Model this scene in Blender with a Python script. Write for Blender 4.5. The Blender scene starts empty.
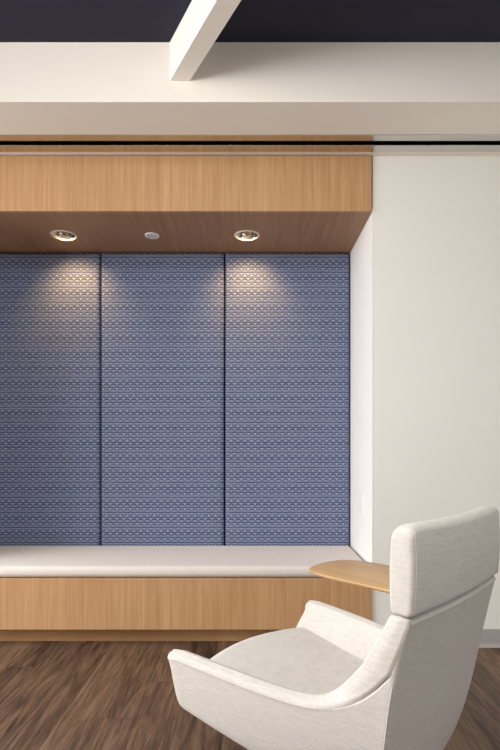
import bpy, bmesh, math, random
from mathutils import Vector, Matrix
random.seed(7)
C = bpy.context.scene.collection
SC = bpy.context.scene
PI = math.pi

# ------------------------------------------------------------------ camera, world, light, exposure
H = 1.15            # eye height
D = 2.81            # distance to the feature wall
cam_d = bpy.data.cameras.new('camera')
cam = bpy.data.objects.new('camera', cam_d); C.objects.link(cam)
cam.location = (0, 0, H); cam.rotation_euler = (PI/2, 0, 0)
cam_d.sensor_fit = 'VERTICAL'; cam_d.sensor_height = 36.0; cam_d.sensor_width = 24.0
cam_d.lens = 24.0; cam_d.shift_y = 67/750; cam_d.clip_start = 0.02
SC.camera = cam

SC.view_settings.view_transform = 'Standard'
SC.view_settings.look = 'None'
SC.view_settings.gamma = 1.0
SC.view_settings.use_curve_mapping = False
SC.view_settings.exposure = 0.66

world = bpy.data.worlds.new('sky'); SC.world = world
world.use_nodes = True
bgn = world.node_tree.nodes['Background']
bgn.inputs[0].default_value = (0.80, 0.90, 1.0, 1); bgn.inputs[1].default_value = 1.0

def area(name, loc, rot, sx, sy, power, col):
    l = bpy.data.lights.new(name, 'AREA'); l.shape = 'RECTANGLE'; l.size = sx; l.size_y = sy
    l.energy = power; l.color = col
    o = bpy.data.objects.new(name, l); C.objects.link(o); o.location = loc; o.rotation_euler = rot
    return o
# daylight in the side window; the right and overhead ones are added lights
RX0, RX1, RY0 = -6.5, 2.6, -6.0
WZ0, WZ1 = 0.75, 2.72
ZCL = 2.90           # added lights just under the ceiling, behind the picture's upper edge
area('daylight_side_window', (RX0-0.02, 0.3, (WZ0+WZ1)/2), (0, -PI/2, 0), WZ1-WZ0, 4.6, 265, (1.0, 0.985, 0.965))
area('added_right_fill', (RX1+0.02, -1.0, (WZ0+WZ1)/2), (0, PI/2, 0), WZ1-WZ0, 2.2, 7, (1.0, 0.985, 0.97))  # unseen light added to brighten the chair's back
area('added_overhead_left', (-4.6, 1.0, ZCL), (0, 0, 0), 2.6, 2.4, 165, (1.0, 0.985, 0.96))  # no fixture; overhead light added for the seat, set left for the beam's shadow
area('added_overhead_fill', (-0.3, 0.3, ZCL-.12), (math.radians(32), 0, 0), 1.6, 1.6, 40, (1.0, 0.98, 0.95))  # no fixture; fill added for seat and bulkhead, tilted to the wall
SPOT_POWER = 14.5

# ------------------------------------------------------------------ helpers
def link(o, parent=None):
    C.objects.link(o)
    if parent is not None: o.parent = parent
    return o
def obj(name, bm, mat, parent=None, smooth=False, sharp=35):
    me = bpy.data.meshes.new(name)
    bmesh.ops.recalc_face_normals(bm, faces=bm.faces[:])
    bm.to_mesh(me); bm.free()
    me.materials.append(mat)
    if smooth:
        for p in me.polygons: p.use_smooth = True
        try: me.set_sharp_from_angle(angle=math.radians(sharp))
        except Exception: pass
    return link(bpy.data.objects.new(name, me), parent)
def thing(name, label, cat, loc=(0, 0, 0), rotz=0, group=None):
    o = bpy.data.objects.new(name, None); C.objects.link(o)
    o.location = loc; o.rotation_euler = (0, 0, rotz); o.empty_display_size = 0.1
    o['label'] = label; o['category'] = cat
    if group: o['group'] = group
    return o
def tag(o, label, cat, group=None):
    o['label'] = label; o['category'] = cat
    if group: o['group'] = group
    return o
def struct(name, bm, mat, parent=None, label=None, cat=None, **k):
    o = obj(name, bm, mat, parent, **k); o['kind'] = 'structure'
    if label: o['label'] = label
    if cat: o['category'] = cat
    return o
def box(bm, x0, x1, y0, y1, z0, z1, bev=0, seg=2):
    r = bmesh.ops.create_cube(bm, size=1.0)
    vs = r['verts']
    for v in vs:
        v.co = Vector((x0+(v.co.x+.5)*(x1-x0), y0+(v.co.y+.5)*(y1-y0), z0+(v.co.z+.5)*(z1-z0)))
    if bev:
        es = list({e for v in vs for e in v.link_edges})
        bmesh.ops.bevel(bm, geom=es, offset=bev, segments=seg, profile=0.5, affect='EDGES')
    return bm
def B(*a, **k): return box(bmesh.new(), *a, **k)
def lathe(bm, prof, n=48, cx=0, cy=0, close=False):
    rings = []
    for r, z in prof:
        rings.append([bm.verts.new((cx+r*math.cos(2*PI*i/n), cy+r*math.sin(2*PI*i/n), z)) for i in range(n)])
    k = len(rings)
    for a in range(k if close else k-1):
        A, Bq = rings[a], rings[(a+1) % k]
        for i in range(n):
            bm.faces.new((A[i], A[(i+1) % n], Bq[(i+1) % n], Bq[i]))
    return rings
def lerp(a, b, t): return a+(b-a)*t
def table(tab, x):
    """smooth (monotone cubic) interpolation in a list of (x, y) sorted by x"""
    if x <= tab[0][0]: return tab[0][1]
    if x >= tab[-1][0]: return tab[-1][1]
    n = len(tab)
    d = [(tab[i+1][1]-tab[i][1])/(tab[i+1][0]-tab[i][0]) for i in range(n-1)]
    m = [d[0]]+[0 if d[i-1]*d[i] <= 0 else 2*d[i-1]*d[i]/(d[i-1]+d[i]) for i in range(1, n-1)]+[d[-1]]
    for i in range(n-1):
        x0, y0 = tab[i]; x1, y1 = tab[i+1]
        if x <= x1:
            h = x1-x0; t = (x-x0)/h
            return ((2*t**3-3*t*t+1)*y0+(t**3-2*t*t+t)*h*m[i]+(-2*t**3+3*t*t)*y1+(t**3-t*t)*h*m[i+1])

# ------------------------------------------------------------------ materials
def s2l(c): return tuple(((v/255)/12.92 if v/255 <= .04045 else ((v/255+.055)/1.055)**2.4) for v in c)+(1,)
class NT:
    def __init__(s, name, rough=.5, metallic=0., spec=.5):
        s.m = bpy.data.materials.new(name); s.m.use_nodes = True
        s.t = s.m.node_tree; s.b = s.t.nodes['Principled BSDF']
        s.b.inputs['Roughness'].default_value = rough; s.b.inputs['Metallic'].default_value = metallic
        s.b.inputs['Specular IOR Level'].default_value = spec
    def n(s, typ, **k):
        nd = s.t.nodes.new(typ)
        for a, v in k.items(): setattr(nd, a, v)
        return nd
    def l(s, a, b): s.t.links.new(a, b)
    def put(s, sock, v):
        if isinstance(v, bpy.types.NodeSocket): s.l(v, sock)
        else: sock.default_value = v
    def math(s, op, a, b=0., c=None, clamp=False):
        nd = s.n('ShaderNodeMath', operation=op, use_clamp=clamp)
        s.put(nd.inputs[0], a); s.put(nd.inputs[1], b)
        if c is not None: s.put(nd.inputs[2], c)
        return nd.outputs[0]
    def coord(s, kind='Object'): return s.n('ShaderNodeTexCoord').outputs[kind]
    def xyz(s, v):
        nd = s.n('ShaderNodeSeparateXYZ'); s.l(v, nd.inputs[0]); return nd.outputs
    def comb(s, x, y, z):
        nd = s.n('ShaderNodeCombineXYZ')
        for i, v in enumerate((x, y, z)): s.put(nd.inputs[i], v)
        return nd.outputs[0]
    def noise(s, vec, scale=1., detail=3., rough=.5, dist=0.):
        nd = s.n('ShaderNodeTexNoise'); s.l(vec, nd.inputs['Vector'])
        nd.inputs['Scale'].default_value = scale; nd.inputs['Detail'].default_value = detail
        nd.inputs['Roughness'].default_value = rough; nd.inputs['Distortion'].default_value = dist
        return nd.outputs[0]
    def scale(s, vec, sc):
        nd = s.n('ShaderNodeMapping'); s.l(vec, nd.inputs[0]); nd.inputs['Scale'].default_value = sc
        return nd.outputs[0]
    def ramp(s, f, stops):
        nd = s.n('ShaderNodeValToRGB'); s.l(f, nd.inputs[0]); e = nd.color_ramp.elements
        e[0].position, e[0].color = stops[0]; e[1].position, e[1].color = stops[-1]
        for p, c in stops[1:-1]:
            q = e.new(p); q.color = c
        return nd.outputs[0]
    def mix(s, f, a, b, mode='MIX'):
        nd = s.n('ShaderNodeMix', data_type='RGBA', blend_type=mode)
        s.put(nd.inputs[0], f); s.put(nd.inputs[6], a); s.put(nd.inputs[7], b)
        return nd.outputs[2]
    def col(s, v): s.put(s.b.inputs['Base Color'], v)
    def bump(s, h, dist=.001, strength=.5):
        nd = s.n('ShaderNodeBump'); nd.inputs['Distance'].default_value = dist; nd.inputs['Strength'].default_value = strength
        s.l(h, nd.inputs['Height']); s.l(nd.outputs[0], s.b.inputs['Normal'])

def paint(name, rgb, rough=.6, spec=.3):
    q = NT(name, rough, spec=spec); v = q.coord()
    f = q.noise(v, 3., 2.)
    c = s2l(rgb); c2 = tuple(x*.965 for x in c[:3])+(1,)
    q.col(q.mix(f, c, c2)); q.bump(q.noise(v, 260., 2.), .0004, .25)
    return q.m
def veneer(name, axis, light, dark, rough=.45, leaf=.155, spec=.35):
    """light oak-like veneer; axis = grain direction"""
    q = NT(name, rough, spec=spec); v = q.coord(); x, y, z = q.xyz(v)
    along = (x, y, z)['XYZ'.index(axis)]
    across = {'X': y, 'Y': x, 'Z': x}[axis]
    k = q.math('FLOOR', q.math('DIVIDE', across, leaf))
    wn = q.n('ShaderNodeTexWhiteNoise', noise_dimensions='1D'); q.l(k, wn.inputs['W'])
    off = q.math('MULTIPLY', wn.outputs[0], 9.)
    base = q.comb(q.math('MULTIPLY', across, 1.), q.math('ADD', along, off), 0.)
    fine = q.noise(q.scale(base, (170, 3.0, 1)), 1., 3., .6)
    mid = q.noise(q.scale(base, (38, .9, 1)), 1., 3., .55, .6)
    broad = q.noise(q.scale(base, (7, .5, 1)), 1., 2., .5, 1.2)
    f = q.math('ADD', q.math('MULTIPLY', fine, .46), q.math('MULTIPLY', mid, .34))
    f = q.math('ADD', f, q.math('MULTIPLY', broad, .20))
    f = q.math('ADD', f, q.math('MULTIPLY', q.math('SUBTRACT', wn.outputs[0], .5), .03))
    q.col(q.ramp(f, [(.30, s2l(dark)), (.50, tuple((a+b)/2 for a, b in zip(s2l(dark), s2l(light)))), (.68, s2l(light))]))
    q.bump(fine, .0003, .15)
    return q.m
M = {}
M['wall'] = paint('wall_paint', (236, 234, 227))
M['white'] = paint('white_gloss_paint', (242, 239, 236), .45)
M['bulk'] = paint('bulkhead_paint', (243, 237, 228))
M['room'] = paint('room_paint', (222, 219, 213))
M['navy'] = paint('navy_ceiling_paint', (52, 52, 66), .8, .1)
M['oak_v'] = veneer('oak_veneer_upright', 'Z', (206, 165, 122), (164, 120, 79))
M['oak_d'] = veneer('oak_veneer_shaded_soffit', 'Y', (176, 138, 106), (134, 98, 70))  # same oak; the shade under the valance is put into its darker colour
M['oak_h'] = veneer('oak_veneer_level', 'X', (196, 152, 108), (154, 110, 70))
M['oak_tab'] = veneer('oak_tablet', 'Y', (208, 172, 126), (184, 144, 98), .4, .6)

def floor_mat():
    q = NT('dark_wood_plank_floor', .42, spec=.35); v = q.coord(); x, y, z = q.xyz(v)
    W, L = .152, 1.22
    xi = q.math('DIVIDE', q.math('ADD', x, .03), W); i = q.math('FLOOR', xi)
    w1 = q.n('ShaderNodeTexWhiteNoise', noise_dimensions='1D'); q.l(i, w1.inputs['W'])
    yi = q.math('ADD', q.math('DIVIDE', y, L), w1.outputs[0]); j = q.math('FLOOR', yi)
    w2 = q.n('ShaderNodeTexWhiteNoise', noise_dimensions='2D'); q.l(q.comb(i, j, 0.), w2.inputs['Vector'])
    r = w2.outputs[0]
    base = q.comb(x, q.math('ADD', y, q.math('MULTIPLY', r, 17.)), q.math('MULTIPLY', r, 31.))
    fine = q.noise(q.scale(base, (110, 6., 1)), 1., 4., .6)
    mid = q.noise(q.scale(base, (17, 1.7, 1)), 1., 4., .6, 1.8)
    f = q.math('ADD', q.math('MULTIPLY', fine, .38), q.math('MULTIPLY', mid, .62))
    f = q.math('ADD', f, q.math('MULTIPLY', q.math('SUBTRACT', r, .5), .17))
    c = q.ramp(f, [(.32, s2l((46, 33, 27))), (.44, s2l((82, 62, 49))), (.55, s2l((106, 82, 65))), (.70, s2l((132, 104, 82)))])
    # open-grain dark figures
    wv = q.n('ShaderNodeTexWave', wave_type='RINGS', rings_direction='Z'); q.l(q.scale(base, (15, 1.1, 1)), wv.inputs['Vector'])
    wv.inputs['Scale'].default_value = 3.2; wv.inputs['Distortion'].default_value = 2.2; wv.inputs['Detail'].default_value = 2
    spots = q.noise(q.scale(base, (7, 1.1, 1)), 1., 1.)
    mk = q.math('MULTIPLY', q.math('GREATER_THAN', wv.outputs[1], .72), q.math('MULTIPLY', q.math('SUBTRACT', spots, .54), 7., clamp=True))
    c = q.mix(q.math('MULTIPLY', mk, .6), c, s2l((62, 43, 34)))
    fx = q.math('FRACT', xi); fy = q.math('FRACT', yi)
    ex = q.math('MINIMUM', fx, q.math('SUBTRACT', 1., fx)); ey = q.math('MINIMUM', fy, q.math('SUBTRACT', 1., fy))
    seam = q.math('MAXIMUM', q.math('LESS_THAN', ex, .008), q.math('LESS_THAN', ey, .0014))
    q.col(q.mix(q.math('MULTIPLY', seam, .6), c, s2l((40, 28, 22))))
    q.l(q.math('ADD', .38, q.math('MULTIPLY', fine, .16)), q.b.inputs['Roughness'])
    q.bump(q.math('SUBTRACT', fine, q.math('MULTIPLY', seam, .8)), .0006, .3)
    return q.m
M['floor'] = floor_mat()

def cloth(name, rgb, rgb2, sc=1.):
    """heathered woven upholstery"""
    q = NT(name, .9, spec=.15); v = q.coord()
    a = q.noise(q.scale(v, (260*sc, 260*sc, 900*sc)), 1., 2., .6)
    b = q.noise(q.scale(v, (700*sc, 700*sc, 110*sc)), 1., 2., .6)
    c = q.noise(q.scale(v, (30, 30, 240)), 1., 3., .6)
    f = q.math('ADD', q.math('MULTIPLY', a, .36), q.math('MULTIPLY', b, .30))
    f = q.math('ADD', f, q.math('MULTIPLY', c, .34))
    q.col(q.ramp(f, [(.28, s2l(rgb2)), (.66, s2l(rgb))]))
    q.b.inputs['Sheen Weight'].default_value = .12
    q.bump(q.math('ADD', a, b), .0006, .35)
    return q.m
M['chair'] = cloth('chair_fabric', (210, 205, 199), (172, 166, 160))
M['seat'] = cloth('chair_fabric_lit_seat', (218, 213, 206), (188, 182, 175))  # same cloth as the chair, lightened to carry light on the seat
M['cushion'] = cloth('bench_fabric', (224, 215, 207), (204, 195, 187), .8)

def zigzag():
    q = NT('blue_zigzag_fabric', .85, spec=.2); v = q.coord(); x, y, z = q.xyz(v)
    PX, PZ = .0462, .0340
    n0 = q.noise(q.scale(v, (60, 60, 200)), 1., 3., .6)
    n1 = q.noise(q.scale(v, (9, 9, 30)), 1., 2., .6)
    zi = q.math('DIVIDE', z, PZ); row = q.math('FLOOR', zi); fz = q.math('FRACT', zi)
    k3 = q.math('MODULO', q.math('ADD', row, 300.), 3.)
    amain = q.math('COMPARE', k3, 0., .1)                      # every third band carries the bold zigzag
    xs = q.math('ADD', q.math('DIVIDE', x, PX), q.math('MULTIPLY', k3, .5))
    flip = q.math('COMPARE', k3, 1., .1)
    fz2 = q.math('ABSOLUTE', q.math('SUBTRACT', fz, flip))     # the next band hangs its arches upside down
    tri = q.math('ABSOLUTE', q.math('SUBTRACT', q.math('FRACT', xs), .5))
    zz = q.math('ABSOLUTE', q.math('SUBTRACT', fz2, q.math('ADD', .36, q.math('MULTIPLY', tri, .68))))
    zig = q.math('SUBTRACT', 1.5, q.math('MULTIPLY', zz, 7.0), clamp=True)
    zig = q.math('MULTIPLY', zig, q.math('ADD', .80, q.math('MULTIPLY', amain, .2)))
    zig = q.math('MULTIPLY', zig, q.math('ADD', q.math('MULTIPLY', tri, 4.), .42, clamp=True))
    pale = q.math('MULTIPLY', q.math('SUBTRACT', 1.1, q.math('MULTIPLY', tri, 8.), clamp=True), q.math('SUBTRACT', 1.6, q.math('MULTIPLY', q.math('ABSOLUTE', q.math('SUBTRACT', fz2, .66)), 7.), clamp=True))
    ln = q.math('MINIMUM', fz, q.math('SUBTRACT', 1., fz))
    line = q.math('SUBTRACT', 1.7, q.math('MULTIPLY', ln, 9.0), clamp=True)
    line = q.math('MULTIPLY', line, q.math('ADD', q.math('ADD', .30, q.math('MULTIPLY', n1, .7)), q.math('MULTIPLY', q.math('SUBTRACT', .5, tri), .8)), clamp=True)
    f = q.math('MAXIMUM', line, zig, clamp=True)
    fleck = q.math('MULTIPLY', q.math('SUBTRACT', n0, .5), .9)
    light = q.mix(q.math('ADD', .45, fleck, clamp=True), s2l((92, 105, 136)), s2l((164, 171, 190)))
    dark = q.mix(q.math('ADD', .45, fleck, clamp=True), s2l((32, 43, 84)), s2l((58, 70, 112)))
    light = q.mix(q.math('MULTIPLY', pale, q.math('MULTIPLY', n0, .9)), light, s2l((206, 212, 226)))
    q.col(q.mix(q.math('MULTIPLY', f, .95), light, dark))
    q.bump(q.math('ADD', n0, f), .0008, .25)
    return q.m
M['zig'] = zigzag()
def plain(name, rgb, rough=.5, metallic=0., spec=.5):
    q = NT(name, rough, metallic, spec); v = q.coord(); f = q.noise(v, 40., 2.)
    c = s2l(rgb); q.col(q.mix(f, c, tuple(a*.94 for a in c[:3])+(1,))); return q.m
M['metal'] = plain('satin_aluminium', (205, 203, 198), .22, 1.)
M['chrome'] = plain('polished_reflector', (205, 200, 190), .12, 1.)
M['steel'] = plain('brushed_steel', (176, 174, 170), .3, 1.)
M['black'] = plain('black_void', (6, 6, 6), .9, 0., .0)
M['darkgap'] = plain('dark_backing', (34, 34, 44), .9, 0., .1)
M['whitep'] = plain('white_plastic', (240, 239, 235), .35)
M['greyp'] = plain('grey_plastic', (186, 183, 178), .6)
M['rubber'] = plain('grey_rubber_base', (166, 162, 158), .38)
M['ring'] = plain('white_enamel_ring', (222, 212, 200), .4)
q = NT('lamp_lens', .4); q.col(s2l((255, 240, 215)))
q.b.inputs['Emission Color'].default_value = (1.0, .74, .45, 1); q.b.inputs['Emission Strength'].default_value = 1.8
M['lens'] = q.m
q = NT('window_glass', .02); q.col((1, 1, 1, 1)); q.b.inputs['Transmission Weight'].default_value = 1.; q.b.inputs['IOR'].default_value = 1.01
M['glass'] = q.m

# ------------------------------------------------------------------ the setting
ZS = 2.757          # underside of the bulkhead = top of the oak valance
ZC = 3.04           # dark ceiling
ZV = 2.4426         # underside of the valance
YB = 2.364          # front of the bulkhead
NX0, NX1 = -1.87, .690   # alcove sides
YN = 3.40           # face of the padded panels
T = .2
struct('floor', B(RX0-T, RX1+T, RY0-T, D+.75, -.1, 0), M['floor'])
struct('ceiling', B(RX0-T, RX1+T, RY0-T, D+.75, ZC, ZC+.1), M['navy'])
struct('wall_back_right', B(NX1, RX1+T, D, D+.75, 0, ZC, bev=.003), M['wall'])
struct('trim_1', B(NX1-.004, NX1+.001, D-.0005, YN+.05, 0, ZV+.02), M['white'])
struct('wall_back_left', B(RX0-T, NX0, D, D+.75, 0, ZC, bev=.003), M['wall'])
struct('wall_alcove', B(NX0, NX1, YN+.055, D+.75, 0, ZC), M['darkgap'])
struct('wall_front', B(RX0, RX1, RY0-T, RY0, 0, ZC), M['room'])
def holed_wall(name, axis, p0, p1, a0, a1, h0, h1):
    """a wall with one window opening (a0..a1, h0..h1)"""
    bm = bmesh.new()
    lo, hi = (RY0-T, D) if axis == 'x' else (RX0, RX1)
    def bx(s0, s1, z0, z1):
        if axis == 'x': box(bm, p0, p1, s0, s1, z0, z1)
        else: box(bm, s0, s1, p0, p1, z0, z1)
    bx(lo, a0, 0, ZC); bx(a1, hi, 0, ZC); bx(a0, a1, 0, h0); bx(a0, a1, h1, ZC)
    return struct(name, bm, M['room'])
holed_wall('wall_left', 'x', RX0-T, RX0, -2.0, 2.6, WZ0, WZ1)
holed_wall('wall_right', 'x', RX1, RX1+T, -2.1, .1, WZ0, WZ1)
def window(n, axis, p, a0, a1, cols):
    bm = bmesh.new(); t = .05
    def bx(s0, s1, z0, z1):
        if axis == 'x': box(bm, p-.06, p-.0, s0, s1, z0, z1)
        else: box(bm, s0, s1, p-.12, p-.06, z0, z1)
    bx(a0, a1, WZ0, WZ0+t); bx(a0, a1, WZ1-t, WZ1)
    for k in range(cols+1):
        c = lerp(a0+t/2, a1-t/2, k/cols); bx(c-t/2, c+t/2, WZ0, WZ1)
    return struct('window_%d' % n, bm, M['steel'])
window(1, 'x', RX0, -2.0, 2.6, 4)
window(2, 'x', RX1+T-.02, -2.1, .1, 2)  # unseen window, added on this side to light the chair's back

# bulkhead with the recess for the linear slot
SY0, SY1 = 2.650, 2.712
bm = bmesh.new()
box(bm, RX0, RX1, YB, SY0, ZS, ZC); box(bm, RX0, RX1, SY1, D, ZS, ZC); box(bm, RX0, RX1, SY0, SY1, ZS+.14, ZC)
struct('ceiling_bulkhead', bm, M['bulk'])
# slanting ceiling beam
bm = bmesh.new(); zb = 2.857
d = Vector((.582, -1.0)); w = .094
x0 = -.379
pts = [(x0, YB), (x0+w, YB), (x0+w+d.x*4.6, YB+d.y*4.6), (x0+d.x*4.6, YB+d.y*4.6)]
lo = [bm.verts.new((a, b, zb)) for a, b in pts]; hi = [bm.verts.new((a, b, ZC)) for a, b in pts]
bm.faces.new(lo); bm.faces.new(hi)
for i in range(4): bm.faces.new((lo[i], lo[(i+1) % 4], hi[(i+1) % 4], hi[i]))
struct('ceiling_beam', bm, M['bulk'])

# linear slot: two bright flanges and a black throat
sl = thing('slot_diffuser', 'long black slot with shiny metal flanges above the oak valance', 'air vent', (0, (SY0+SY1)/2, ZS))
ym = (SY0+SY1)/2
obj('flange', B(RX0+.02, RX1-.02, 2.612-ym, 2.662-ym, -.004, -.0002, bev=.001), M['metal'], sl)
obj('flange', B(RX0+.02, RX1-.02, 2.703-ym, 2.764-ym, -.004, -.0002, bev=.001), M['metal'], sl)
bm = bmesh.new()
box(bm, RX0+.02, RX1-.02, SY0-ym+.001, SY0-ym+.006, .0, .13); box(bm, RX0+.02, RX1-.02, SY1-ym-.006, SY1-ym-.001, .0, .13)
box(bm, RX0+.02, RX1-.02, SY0-ym+.001, SY1-ym-.001, .125, .135)
obj('throat', bm, M['black'], sl)

# rubber base on the right wall
def cove(name, x0, x1):
    bm = bmesh.new()
    pr = [(0, 0), (-.017, 0), (-.0165, .003), (-.009, .009), (-.005, .018), (-.004, .03), (-.004, .094), (-.003, .0985), (0, .1)]
    A = [bm.verts.new((x0, D+y, z)) for y, z in pr]; Bv = [bm.verts.new((x1, D+y, z)) for y, z in pr]
    bm.faces.new(A); bm.faces.new(Bv)
    for i in range(len(pr)):
        k = (i+1) % len(pr); bm.faces.new((A[i], A[k], Bv[k], Bv[i]))
    struct(name, bm, M['rubber'], smooth=True)
cove('baseboard_right', NX1+.001, RX1)
cove('baseboard_left', RX0, NX0-.001)

# ------------------------------------------------------------------ the oak canopy over the alcove
can = thing('oak_valance', 'light oak valance box over the alcove with a shade-darkened oak soffit below', 'valance', (0, D, ZV))
LY = 3.130-D
LIGHTS = [(-1.164, .078), (-.019, .078)]; SENS = (-.613, .042)
obj('front_panel', B(NX0-.002, NX1-.009, -.012, .010, 0, ZS-ZV-.006, bev=.0012), M['oak_v'], can)
bm = bmesh.new()
def loop(vs):
    return [bm.edges.new((vs[i], vs[(i+1) % len(vs)])) for i in range(len(vs))]
xa, xb, ya, yb = NX0+.001, NX1-.0045, .0105, YN+.054-D
es = loop([bm.verts.new(p) for p in ((xa, ya, .001), (xb, ya, .001), (xb, yb, .001), (xa, yb, .001))])
for lx, r in LIGHTS:
    es += loop([bm.verts.new((lx+(r-.010)*math.cos(2*PI*i/40), LY+(r-.010)*math.sin(2*PI*i/40), .001)) for i in range(40)])
bmesh.ops.triangle_fill(bm, use_beauty=True, use_dissolve=False, edges=es)
r = bmesh.ops.extrude_face_region(bm, geom=bm.faces[:])
for v in [g for g in r['geom'] if isinstance(g, bmesh.types.BMVert)]: v.co.z += .018
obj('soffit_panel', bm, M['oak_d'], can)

def downlight(lx, R, label):
    t = thing('downlight', label, 'downlight', (lx, D+LY, ZV), 0, 'downlights in the oak soffit')
    bm = bmesh.new()
    lathe(bm, [(R-.013, .012), (R-.013, -.001), (R-.010, -.004), (R-.003, -.004), (R, .0005)], 48)
    obj('trim_ring', bm, M['ring'], t, smooth=True)
    bm = bmesh.new()
    lathe(bm, [(R-.0135, .002), (R-.020, .025), (R-.034, .062), (R-.046, .088)], 18)
    obj('reflector', bm, M['chrome'], t)
    bm = bmesh.new()
    rr = lathe(bm, [(R-.0455, .0885), (R-.056, .091), (.003, .092)], 24); bm.faces.new(rr[-1])
    obj('lamp', bm, M['lens'], t, smooth=True)
    l = bpy.data.lights.new('downlight_beam', 'SPOT'); l.energy = SPOT_POWER; l.color = (1.0, .60, .23)
    l.spot_size = math.radians(98); l.spot_blend = 1.0; l.shadow_soft_size = .03
    o = bpy.data.objects.new('downlight_beam', l); C.objects.link(o); o.parent = t; o.location = (0, 0, .030); o.rotation_euler = (math.radians(42), 0, 0)
downlight(LIGHTS[0][0], .080, 'round recessed downlight in the soffit above the left padded panel')
downlight(LIGHTS[1][0], .080, 'round recessed downlight in the soffit above the right padded panel')
t = thing('ceiling_speaker', 'small round white cover flush in the soffit between the two downlights', 'speaker', (SENS[0], D+LY, ZV))
bm = bmesh.new(); rr = lathe(bm, [(.046, .0005), (.045, -.004), (.040, -.006), (.039, -.0045), (.003, -.0045)], 40); bm.faces.new(rr[-1]); bm.faces.new(rr[0])
obj('cover_ring', bm, M['whitep'], t, smooth=True)
for k in range(9):
    a = 2*PI*k/8; rad = .024 if k < 8 else 0
    bm = bmesh.new(); rr = lathe(bm, [(.0065, -.0044), (.006, -.0056)], 10, rad*math.cos(a), rad*math.sin(a)); bm.faces.new(rr[-1]); bm.faces.new(rr[0])
    obj('vent_hole', bm, M['greyp'], t)

# ------------------------------------------------------------------ padded panels
def pad_mesh(x0, x1, y0, y1, z0, z1, rad=.022, puff=.004, nx=28, nz=60):
    """upholstered panel: puffed face (towards -y) with rolled edges, closed at the back"""
    bm = bmesh.new(); cols = []
    def axis(a, b, n):
        e = [a, a+rad*.12, a+rad*.3, a+rad*.6, a+rad]; f = [b-rad, b-rad*.6, b-rad*.3, b-rad*.12, b]
        return e+[lerp(a+rad, b-rad, i/n) for i in range(1, n)]+f
    def drop(t, a, b):
        dd = min(t-a, b-t); return 0 if dd >= rad else rad-math.sqrt(max(0, rad*rad-(rad-dd)**2))
    X = axis(x0, x1, nx); Z = axis(z0, z1, nz)
    for x in X:
        c = []
        for z in Z:
            dx, dz = drop(x, x0, x1), drop(z, z0, z1)
            y = y0+min(rad, math.hypot(dx, dz))
            y -= puff*math.sin(PI*(x-x0)/(x1-x0))**.5*math.sin(PI*(z-z0)/(z1-z0))**.5 if (x0 < x < x1 and z0 < z < z1) else 0
            c.append(bm.verts.new((x, y, z)))
        cols.append(c)
    for i in range(len(X)-1):
        for j in range(len(Z)-1):
            bm.faces.new((cols[i][j], cols[i+1][j], cols[i+1][j+1], cols[i][j+1]))
    ed = [e for e in bm.edges if e.is_boundary]
    r = bmesh.ops.extrude_edge_only(bm, edges=ed)
    for v in [g for g in r['geom'] if isinstance(g, bmesh.types.BMVert)]: v.co.y = y1
    bmesh.ops.holes_fill(bm, edges=[e for e in bm.edges if e.is_boundary], sides=0)
    return bm
PZ0, PZ1 = .40, ZV-.004
G = .0045
labs = ['blue zigzag upholstered wall panel at the left end, cut off by the picture edge, under a downlight',
        'full-width middle blue zigzag upholstered wall panel with no downlight over it',
        'blue zigzag upholstered wall panel beside the white alcove side and the outlet plate']
edges = [NX0+.004, -1.020, -.1735, NX1-.007]
for k in range(3):
    a, b = edges[k], edges[k+1]
    o = obj('wall_panel', pad_mesh(a-a+G, b-a-G, 0, .052, 0, PZ1-PZ0), M['zig'], smooth=True, sharp=60)
    o.location = (a, YN, PZ0); tag(o, labs[k], 'wall panel', 'blue padded panels in the alcove')

# ------------------------------------------------------------------ bench
be = thing('built_in_bench', 'low light oak built-in bench base across the alcove under the pale cushion', 'bench', (0, D, 0))
obj('front_panel', B(NX0+.001, NX1-.0048, -.010, .012, .099, .385, bev=.0012), M['oak_v'], be)
obj('toe_kick', B(NX0+.001, NX1-.005, .08, .095, 0, .100), M['oak_h'], be)
obj('seat_deck', B(NX0+.001, NX1-.005, .0125, YN-D-.001, .365, .3845), M['oak_h'], be)
def rbox(x0, x1, y0, y1, z0, z1, rc, re, n=8, crown=0, edgefn=None):
    """cushion: plan with rounded corners (rc), rolled top/bottom edges (re)"""
    bm = bmesh.new(); rings = []
    def outline(ins):
        r = max(rc-ins, .002); P = []
        for cx, cy, a0 in ((x1-ins-r, y1-ins-r, 0), (x0+ins+r, y1-ins-r, PI/2), (x0+ins+r, y0+ins+r, PI), (x1-ins-r, y0+ins+r, 1.5*PI)):
            for k in range(n+1):
                a = a0+PI/2*k/n; P.append((cx+r*math.cos(a), cy+r*math.sin(a)))
        return P
    prof = [(re*(1-math.sin(PI/2*k/n)), z0+re*(1-math.cos(PI/2*k/n))) for k in range(n+1)]
    prof += [(re*(1-math.cos(PI/2*k/n)), z1-re*(1-math.sin(PI/2*k/n))) for k in range(n+1)]
    prof += [(re+.02, z1+crown*.4), (re+.06, z1+crown*.8), (re+.12, z1+crown)]
    for ins, z in prof: rings.append([bm.verts.new((x, y, z)) for x, y in outline(ins)])
    for a in range(len(rings)-1):
        m = len(rings[a])
        for i in range(m): bm.faces.new((rings[a][i], rings[a][(i+1) % m], rings[a+1][(i+1) % m], rings[a+1][i]))
    bm.faces.new(rings[0]); bm.faces.new(rings[-1])
    return bm
o = obj('bench_cushion', rbox(NX0+.004, NX1-.010, -.012, YN-D-.008, .001, .067, .03, .030, crown=.002), M['cushion'], smooth=True, sharp=60)
o.location = (0, D, .385)
tag(o, 'long off-white upholstered seat cushion lying on the oak bench in the alcove', 'cushion')

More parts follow.
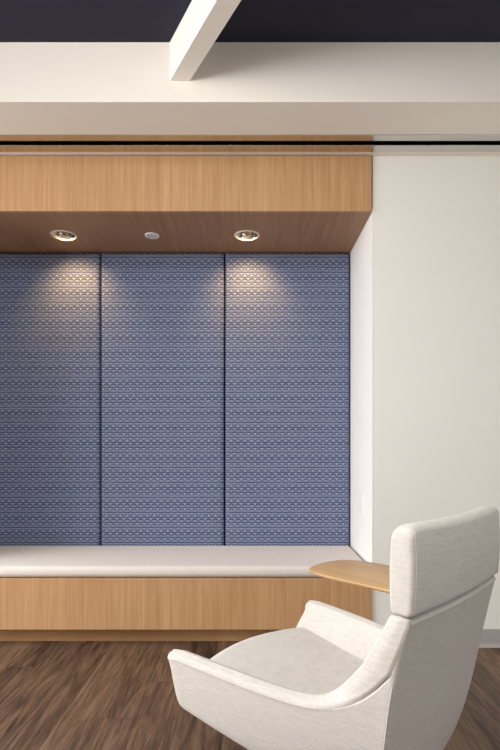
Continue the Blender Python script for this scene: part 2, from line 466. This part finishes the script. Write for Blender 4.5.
# outlet plate on the alcove side
t = thing('outlet_plate', 'small white outlet plate on the white alcove side above the bench', 'outlet', (NX1-.004, 3.055, .775))
obj('plate', B(-.006, -.0002, -.036, .036, -.058, .058, bev=.002), M['whitep'], t)
for s in (-1, 1):
    obj('socket', B(-.008, -.0055, -.017, .017, s*.022-.014, s*.022+.014, bev=.001), M['whitep'], t)

# ------------------------------------------------------------------ lounge chair (local: x = sitter's right, y = forward)
ch = thing('lounge_chair', 'off-white upholstered lounge chair with headrest, low arms and wooden tablet', 'armchair', (.263, 1.424, 0), PI/4)
TH = .050                     # shell thickness
uF = [(.30, .285), (.378, .315), (.46, .332), (.56, .346)]
vF = [(.30, .305), (.378, .330), (.56, .360)]
uR = [(.24, .115), (.27, .150), (.30, .175), (.35, .200), (.40, .218), (.50, .238), (.60, .247), (.70, .251), (.80, .2545)]
vR = [(.24, -.170), (.27, -.200), (.30, -.222), (.40, -.255), (.50, -.276), (.60, -.294), (.70, -.314), (.80, -.336)]
RIM = [(0, .545), (.035, .549), (.10, .549), (.33, .547), (.54, .545), (.68, .547), (.76, .553), (.83, .565), (.90, .588), (.95, .617), (1.0, .664)]
BOT = [(0, .378), (.33, .340), (.54, .312), (.80, .294), (1.0, .286)]
RC = .016
def outer(st, z):
    """st = (zone, t): 'side' t 0 tip..1 corner, 'arc' t 0..1, 'rear' t 0 corner..1 centre; left half (u<0)"""
    zone, t = st
    ur, vr = table(uR, z), table(vR, z)
    rc = RC
    if zone == 'side':
        u = lerp(table(uF, z), ur, t); v = lerp(table(vF, z), vr+rc, t)
        bulge = .010*math.sin(PI*t)
        return Vector((-(u+bulge), v, z))
    if zone == 'arc':
        a = PI/2*t
        return Vector((-(ur-rc+rc*math.cos(a)), vr+rc-rc*math.sin(a), z))
    return Vector((-(ur-rc)*(1-t), vr-.012*math.sin(PI/2*t), z))
stations = []                                      # (st, ztop, zbot, phi)
for k in range(25):
    t = k/24*1.0
    zt = table(RIM, t); ph = 0 if t < .64 else (t-.64)/.36
    ph = ph*ph*(3-2*ph)
    stations.append((('side', t), zt, table(BOT, t), ph))
for k in range(1, 13):
    t = k/12
    stations.append((('arc', t), lerp(.664, .787, min(1, t*1.15)), .286, 1.0))
for k in range(1, 11):
    stations.append((('rear', k/10), .787, .286, 1.0))
def in_crease(st, zt):
    zone, t = st
    if zone == 'side':
        u = lerp(.222, .200, t); v = lerp(.350, -.165, t); return Vector((-u, v, lerp(.462, .405, t)-.01))
    if zone == 'arc': return Vector((-.203, -.168, .395))
    return Vector((-.203*(1-t), -.170, .395))
def profile(st, zt, zb, ph, tangent):
    NO, NI = 16, 10
    O = outer(st, zt)
    inw = Vector((1, 0, 0)); fwd = Vector((0, 1, 0))
    a = ph*PI/2
    dirn = inw*math.cos(a)+fwd*math.sin(a)
    th = TH*(1+.42*(ph if st[0] == 'side' else max(0., 1-1.15*st[1]) if st[0] == 'arc' else 0.))
    I = O+dirn*th
    n = tangent.cross(dirn)
    if n.length < 1e-6: n = Vector((0, 0, 1))
    n.normalize()
    if n.z < 0 and abs(n.z) > .05: n = -n
    if abs(n.z) <= .05 and n.x > 0: n = -n
    P = []
    # bottom inner, bottom outer with a rolled edge, outer wall upward
    rb = .020
    ob = outer(st, zb)
    inb = Vector((0-ob.x, .04-ob.y, 0)).normalized()
    P.append(ob+inb*.10+Vector((0, 0, .004)))
    P.append(ob+inb*.05)
    P.append(ob+inb*rb)
    for k in range(1, 5):
        g = PI/2*k/4
        q = outer(st, zb+rb*(1-math.cos(g)))
        P.append(q+inb*rb*(1-math.sin(g)))
    for k in range(1, NO+1):
        z = lerp(zb+rb, zt-lerp(.019, .012, ph), k/NO)
        P.append(outer(st, z))
    # the rim: rolled edge over a slightly crowned band
    r = lerp(.018, .011, ph)
    for k in range(0, 7):
        g = PI/2*k/6
        P.append(O+dirn*r*(1-math.cos(g))+n*(r*math.sin(g)-r))
    for k in range(1, 5):
        s = k/5
        P.append(O+dirn*lerp(r, th-r, s)+n*.003*math.sin(PI*s))
    for k in range(0, 7):
        g = PI/2*(1-k/6)
        P.append(I-dirn*r*(1-math.cos(g))+n*(r*math.sin(g)-r))
    Cc = in_crease(st, zt)
    s0 = P[-1]
    for k in range(1, NI+1):
        P.append(s0.lerp(Cc, k/NI))
    P.append(Cc+Vector((0, 0, -.05)) + Vector((.02, 0, 0)))
    return P
tops = [outer(s[0], s[1]) for s in stations]
half = []
for k, (st, zt, zb, ph) in enumerate(stations):
    a = tops[max(0, k-1)]; b = tops[min(len(tops)-1, k+1)]
    tg = (b-a).normalized()
    half.append(profile(st, zt, zb, ph, tg))
# rounded front end of the arm
def tip(P, fwd, ins):
    c = sum(P[5:], Vector())/len(P[5:])
    out = []
    for p in P:
        dd = Vector((c.x-p.x, 0, c.z-p.z)); L = dd.length
        m = min(ins, L*.5)
        out.append(p+dd*(m/L if L else 0)+Vector((0, fwd, 0)))
    return out
base = half[0]
ends = []
for k in range(1, 6):
    g = PI/2*k/5; rr = .020
    ends.append(tip(base, rr*math.sin(g)-rr*0, rr*(1-math.cos(g))))
half = ends[::-1]+half
prof = half+[[Vector((-p.x, p.y, p.z)) for p in P] for P in half[-2::-1]]
bm = bmesh.new()
V = [[bm.verts.new(p) for p in P] for P in prof]
m = len(V[0])
for i in range(len(V)-1):
    for j in range(m):
        k = (j+1) % m
        bm.faces.new((V[i][j], V[i+1][j], V[i+1][k], V[i][k]))
bm.faces.new(V[0]); bm.faces.new(V[-1])
bmesh.ops.remove_doubles(bm, verts=bm.verts[:], dist=1e-5)
shell = obj('shell', bm, M['chair'], ch, smooth=True, sharp=50)
# piped seams down both rear corners
def tube(pts, r, n=8):
    bm = bmesh.new(); rings = []
    for i, p in enumerate(pts):
        d = (pts[min(i+1, len(pts)-1)]-pts[max(i-1, 0)]).normalized()
        a = d.orthogonal().normalized() if i == 0 else (a-d*a.dot(d)).normalized()
        b = d.cross(a)
        rings.append([bm.verts.new(p+a*r*math.cos(2*PI*k/n)+b*r*math.sin(2*PI*k/n)) for k in range(n)])
    for i in range(len(rings)-1):
        for k in range(n): bm.faces.new((rings[i][k], rings[i][(k+1) % n], rings[i+1][(k+1) % n], rings[i+1][k]))
    bm.faces.new(rings[0]); bm.faces.new(rings[-1])
    return bm
for s in (-1, 1):
    P = []
    for k in range(30):
        p = outer(('arc', .35), lerp(.285, .640, k/29)); P.append(Vector((p.x*-s, p.y, p.z)))
    obj('seam', tube(P, .0018), M['chair'], shell, smooth=True)

# headrest pad
def headrest():
    bm = bmesh.new(); rings = []
    U, Z0, Z1, TT = .247, .789, .980, .052
    nz = 28
    NU = 40
    # cross-section in (v, z): rounded; lofted along u with rolled ends
    def section(u):
        e = abs(u)/U
        zt = Z1-.005*(1-e*e)-.014*max(0, (e-.88)/.12)**2
        sh = 0.0; R = .024; rb = .014; pts = []
        v0, v1 = -TT/2, TT/2
        def arc(cv, cz, r, a0, a1, n):
            for k in range(n+1):
                a = lerp(a0, a1, k/n); pts.append((cv+r*math.cos(a), cz+r*math.sin(a)))
        arc(v0+rb, Z0+rb, rb, 1.5*PI, PI, 5)
        for k in range(1, 8): pts.append((v0-.003*math.sin(PI*k/8), lerp(Z0+rb, zt-.016, k/8)))
        arc(v0+.016, zt-.016, .016, PI, PI/2, 6)
        arc(v1-R, zt-R, R, PI/2, 0, 8)
        for k in range(1, 8): pts.append((v1+.003*math.sin(PI*k/8), lerp(zt-R, Z0+rb, k/8)))
        arc(v1-rb, Z0+rb, rb, 0, -PI/2, 5)
        return pts
    us = []
    r = .010
    for k in range(7): us.append((-U+r*(1-math.cos(PI/2*k/6)), r*(1-math.sin(PI/2*k/6))))
    for k in range(1, NU): us.append((lerp(-U+r, U-r, k/NU), 0))
    for k in range(6, -1, -1): us.append((U-r*(1-math.cos(PI/2*k/6)), r*(1-math.sin(PI/2*k/6))))
    for u, ins in us:
        S = section(u); cz = (Z0+Z1)/2
        ring = []
        for v, z in S:
            fv = max(0, 1-ins/(TT/2)); fz = max(0, 1-ins/((Z1-Z0)/2))
            vv = v*fv; zz = cz+(z-cz)*fz
            lean = -.010*(zz-Z0)/.2
            curve = -.012*(1-(u/U)**2)
            ring.append(bm.verts.new((u, -.336+TT/2-.001+vv+lean*.25+curve, zz)))
        rings.append(ring)
    m = len(rings[0])
    for i in range(len(rings)-1):
        for j in range(m):
            k = (j+1) % m; bm.faces.new((rings[i][j], rings[i+1][j], rings[i+1][k], rings[i][k]))
    bm.faces.new(rings[0]); bm.faces.new(rings[-1])
    return bm, us
hb, us = headrest()
hr = obj('headrest', hb, M['chair'], ch, smooth=True, sharp=50)

for i0 in (6, len(us)-7):
    me = hr.data; m_ = len(me.vertices)//len(us)
    P = [Vector(me.vertices[i0*m_+j].co) for j in range(3, 19)]
    obj('piping', tube([p+Vector((0, -.0006, 0)) for p in P], .0011), M['chair'], hr, smooth=True)

# seat cushion
def seat():
    bm = bmesh.new(); nu, nv = 30, 36
    def top(a, b):
        # a -1..1 across, b 0 back..1 front
        front = .404-.050*abs(a)**2
        back = -.19
        v = lerp(back, front, b)
        hw = lerp(.200, .236, b)
        u = a*hw
        z = .406+.0705*(v+.19)/.55+.006*(1-a*a)*math.sin(PI*min(1, b*1.05))
        e = max(0, b-.95)/.05
        z -= .012*(1-math.sqrt(max(0, 1-e*e*.98)))
        return Vector((u, v, z))
    G_ = [[bm.verts.new(top(-1+2*i/nu, j/nv)) for i in range(nu+1)] for j in range(nv+1)]
    for j in range(nv):
        for i in range(nu): bm.faces.new((G_[j][i], G_[j][i+1], G_[j+1][i+1], G_[j+1][i]))
    ed = [e for e in bm.edges if e.is_boundary]
    r = bmesh.ops.extrude_edge_only(bm, edges=ed)
    for v in [g for g in r['geom'] if isinstance(g, bmesh.types.BMVert)]:
        v.co.z = lerp(.350, .345, (v.co.y+.19)/.6); v.co.y -= .02*(v.co.y > .2); v.co.x *= .9
    bmesh.ops.holes_fill(bm, edges=[e for e in bm.edges if e.is_boundary], sides=0)
    return bm
obj('seat', seat(), M['seat'], ch, smooth=True, sharp=50)
# upholstered underside closing the shell
def pan():
    bm = bmesh.new(); rings = []
    def outl(f, z):
        P = []
        for k in range(40):
            a = 2*PI*k/40; c, s = math.cos(a), math.sin(a)
            P.append((.215*(1-.36*max(0, -s)**.7)*f*math.copysign(abs(c)**.8, c), .04+(.285 if s > 0 else .225)*f*math.copysign(abs(s)**.6, s), z+.05*max(0, s)*f))
        return P
    for f, z in ((1., .32), (1., .29), (.96, .272), (.85, .262), (.5, .256)):
        rings.append([bm.verts.new(p) for p in outl(f, z)])
    for i in range(len(rings)-1):
        for j in range(40): bm.faces.new((rings[i][j], rings[i][(j+1) % 40], rings[i+1][(j+1) % 40], rings[i+1][j]))
    bm.faces.new(rings[0]); bm.faces.new(rings[-1])
    return bm
obj('seat_pan', pan(), M['chair'], ch, smooth=True)

# wooden tablet on a swing post at the sitter's right
def tablet():
    bm = bmesh.new()
    P = [(.300, -.10), (.2985, .00), (.298, .10), (.298, .19), (.300, .27), (.305, .325), (.315, .360), (.332, .383), (.36, .398), (.40, .406), (.45, .407),
         (.50, .400), (.545, .382), (.575, .352), (.593, .31), (.603, .25), (.606, .18), (.605, .08), (.600, -.02), (.590, -.09), (.565, -.135), (.52, -.152), (.40, -.155), (.335, -.148), (.308, -.128)]
    # smooth closed outline
    n = len(P); Q = []
    for i in range(n):
        p0, p1, p2, p3 = [Vector(P[(i+k-1) % n]) for k in range(4)]
        for s in (0, .25, .5, .75):
            Q.append(.5*((2*p1)+(p2-p0)*s+(2*p0-5*p1+4*p2-p3)*s*s+(3*p1-p0-3*p2+p3)*s**3))
    c = Vector((.45, .125)); rings = []
    for ins, z in ((.030, 0), (.010, .004), (.003, .010), (.0, .0145), (.0012, .0165), (.003, .017)):
        rings.append([bm.verts.new((q.x+(c-q).normalized().x*ins, q.y+(c-q).normalized().y*ins, .643+z)) for q in Q])
    m = len(Q)
    for i in range(len(rings)-1):
        for j in range(m): bm.faces.new((rings[i][j], rings[i][(j+1) % m], rings[i+1][(j+1) % m], rings[i+1][j]))
    bm.faces.new(rings[0]); bm.faces.new(rings[-1])
    return bm
tb = obj('tablet', tablet(), M['oak_tab'], ch, smooth=True, sharp=40)
obj('tablet_arm', tube([Vector(p) for p in ((.20, -.02, .272), (.30, -.02, .268), (.355, -.02, .275), (.375, -.02, .30), (.378, -.02, .36), (.378, -.02, .50), (.378, -.02, .645))], .012, 14), M['steel'], ch, smooth=True)
# swivel base
bm = bmesh.new(); rr = lathe(bm, [(.075, .262), (.075, .250), (.030, .235), (.026, .06), (.045, .045), (.045, .022)], 28); bm.faces.new(rr[0]); bm.faces.new(rr[-1])
obj('column', bm, M['steel'], ch, smooth=True)
for k in range(4):
    a = PI/4+k*PI/2
    bm = bmesh.new(); L = .32; pr = []
    for s, w_, zt_, zb_ in ((.03, .026, .046, .024), (.12, .024, .040, .020), (.24, .021, .028, .010), (L, .018, .018, .004)):
        pr.append([bm.verts.new((s*math.cos(a)-q*math.sin(a), s*math.sin(a)+q*math.cos(a), z)) for q, z in ((-w_, zb_), (w_, zb_), (w_*.8, zt_), (-w_*.8, zt_))])
    for i in range(3):
        for j in range(4): bm.faces.new((pr[i][j], pr[i][(j+1) % 4], pr[i+1][(j+1) % 4], pr[i+1][j]))
    bm.faces.new(pr[0]); bm.faces.new(pr[-1])
    lg = obj('leg', bm, M['steel'], ch)
    bm = bmesh.new(); rr = lathe(bm, [(.016, 0.0), (.016, .006)], 14, (L-.02)*math.cos(a), (L-.02)*math.sin(a)); bm.faces.new(rr[0]); bm.faces.new(rr[1])
    obj('glide', bm, M['black'], lg)
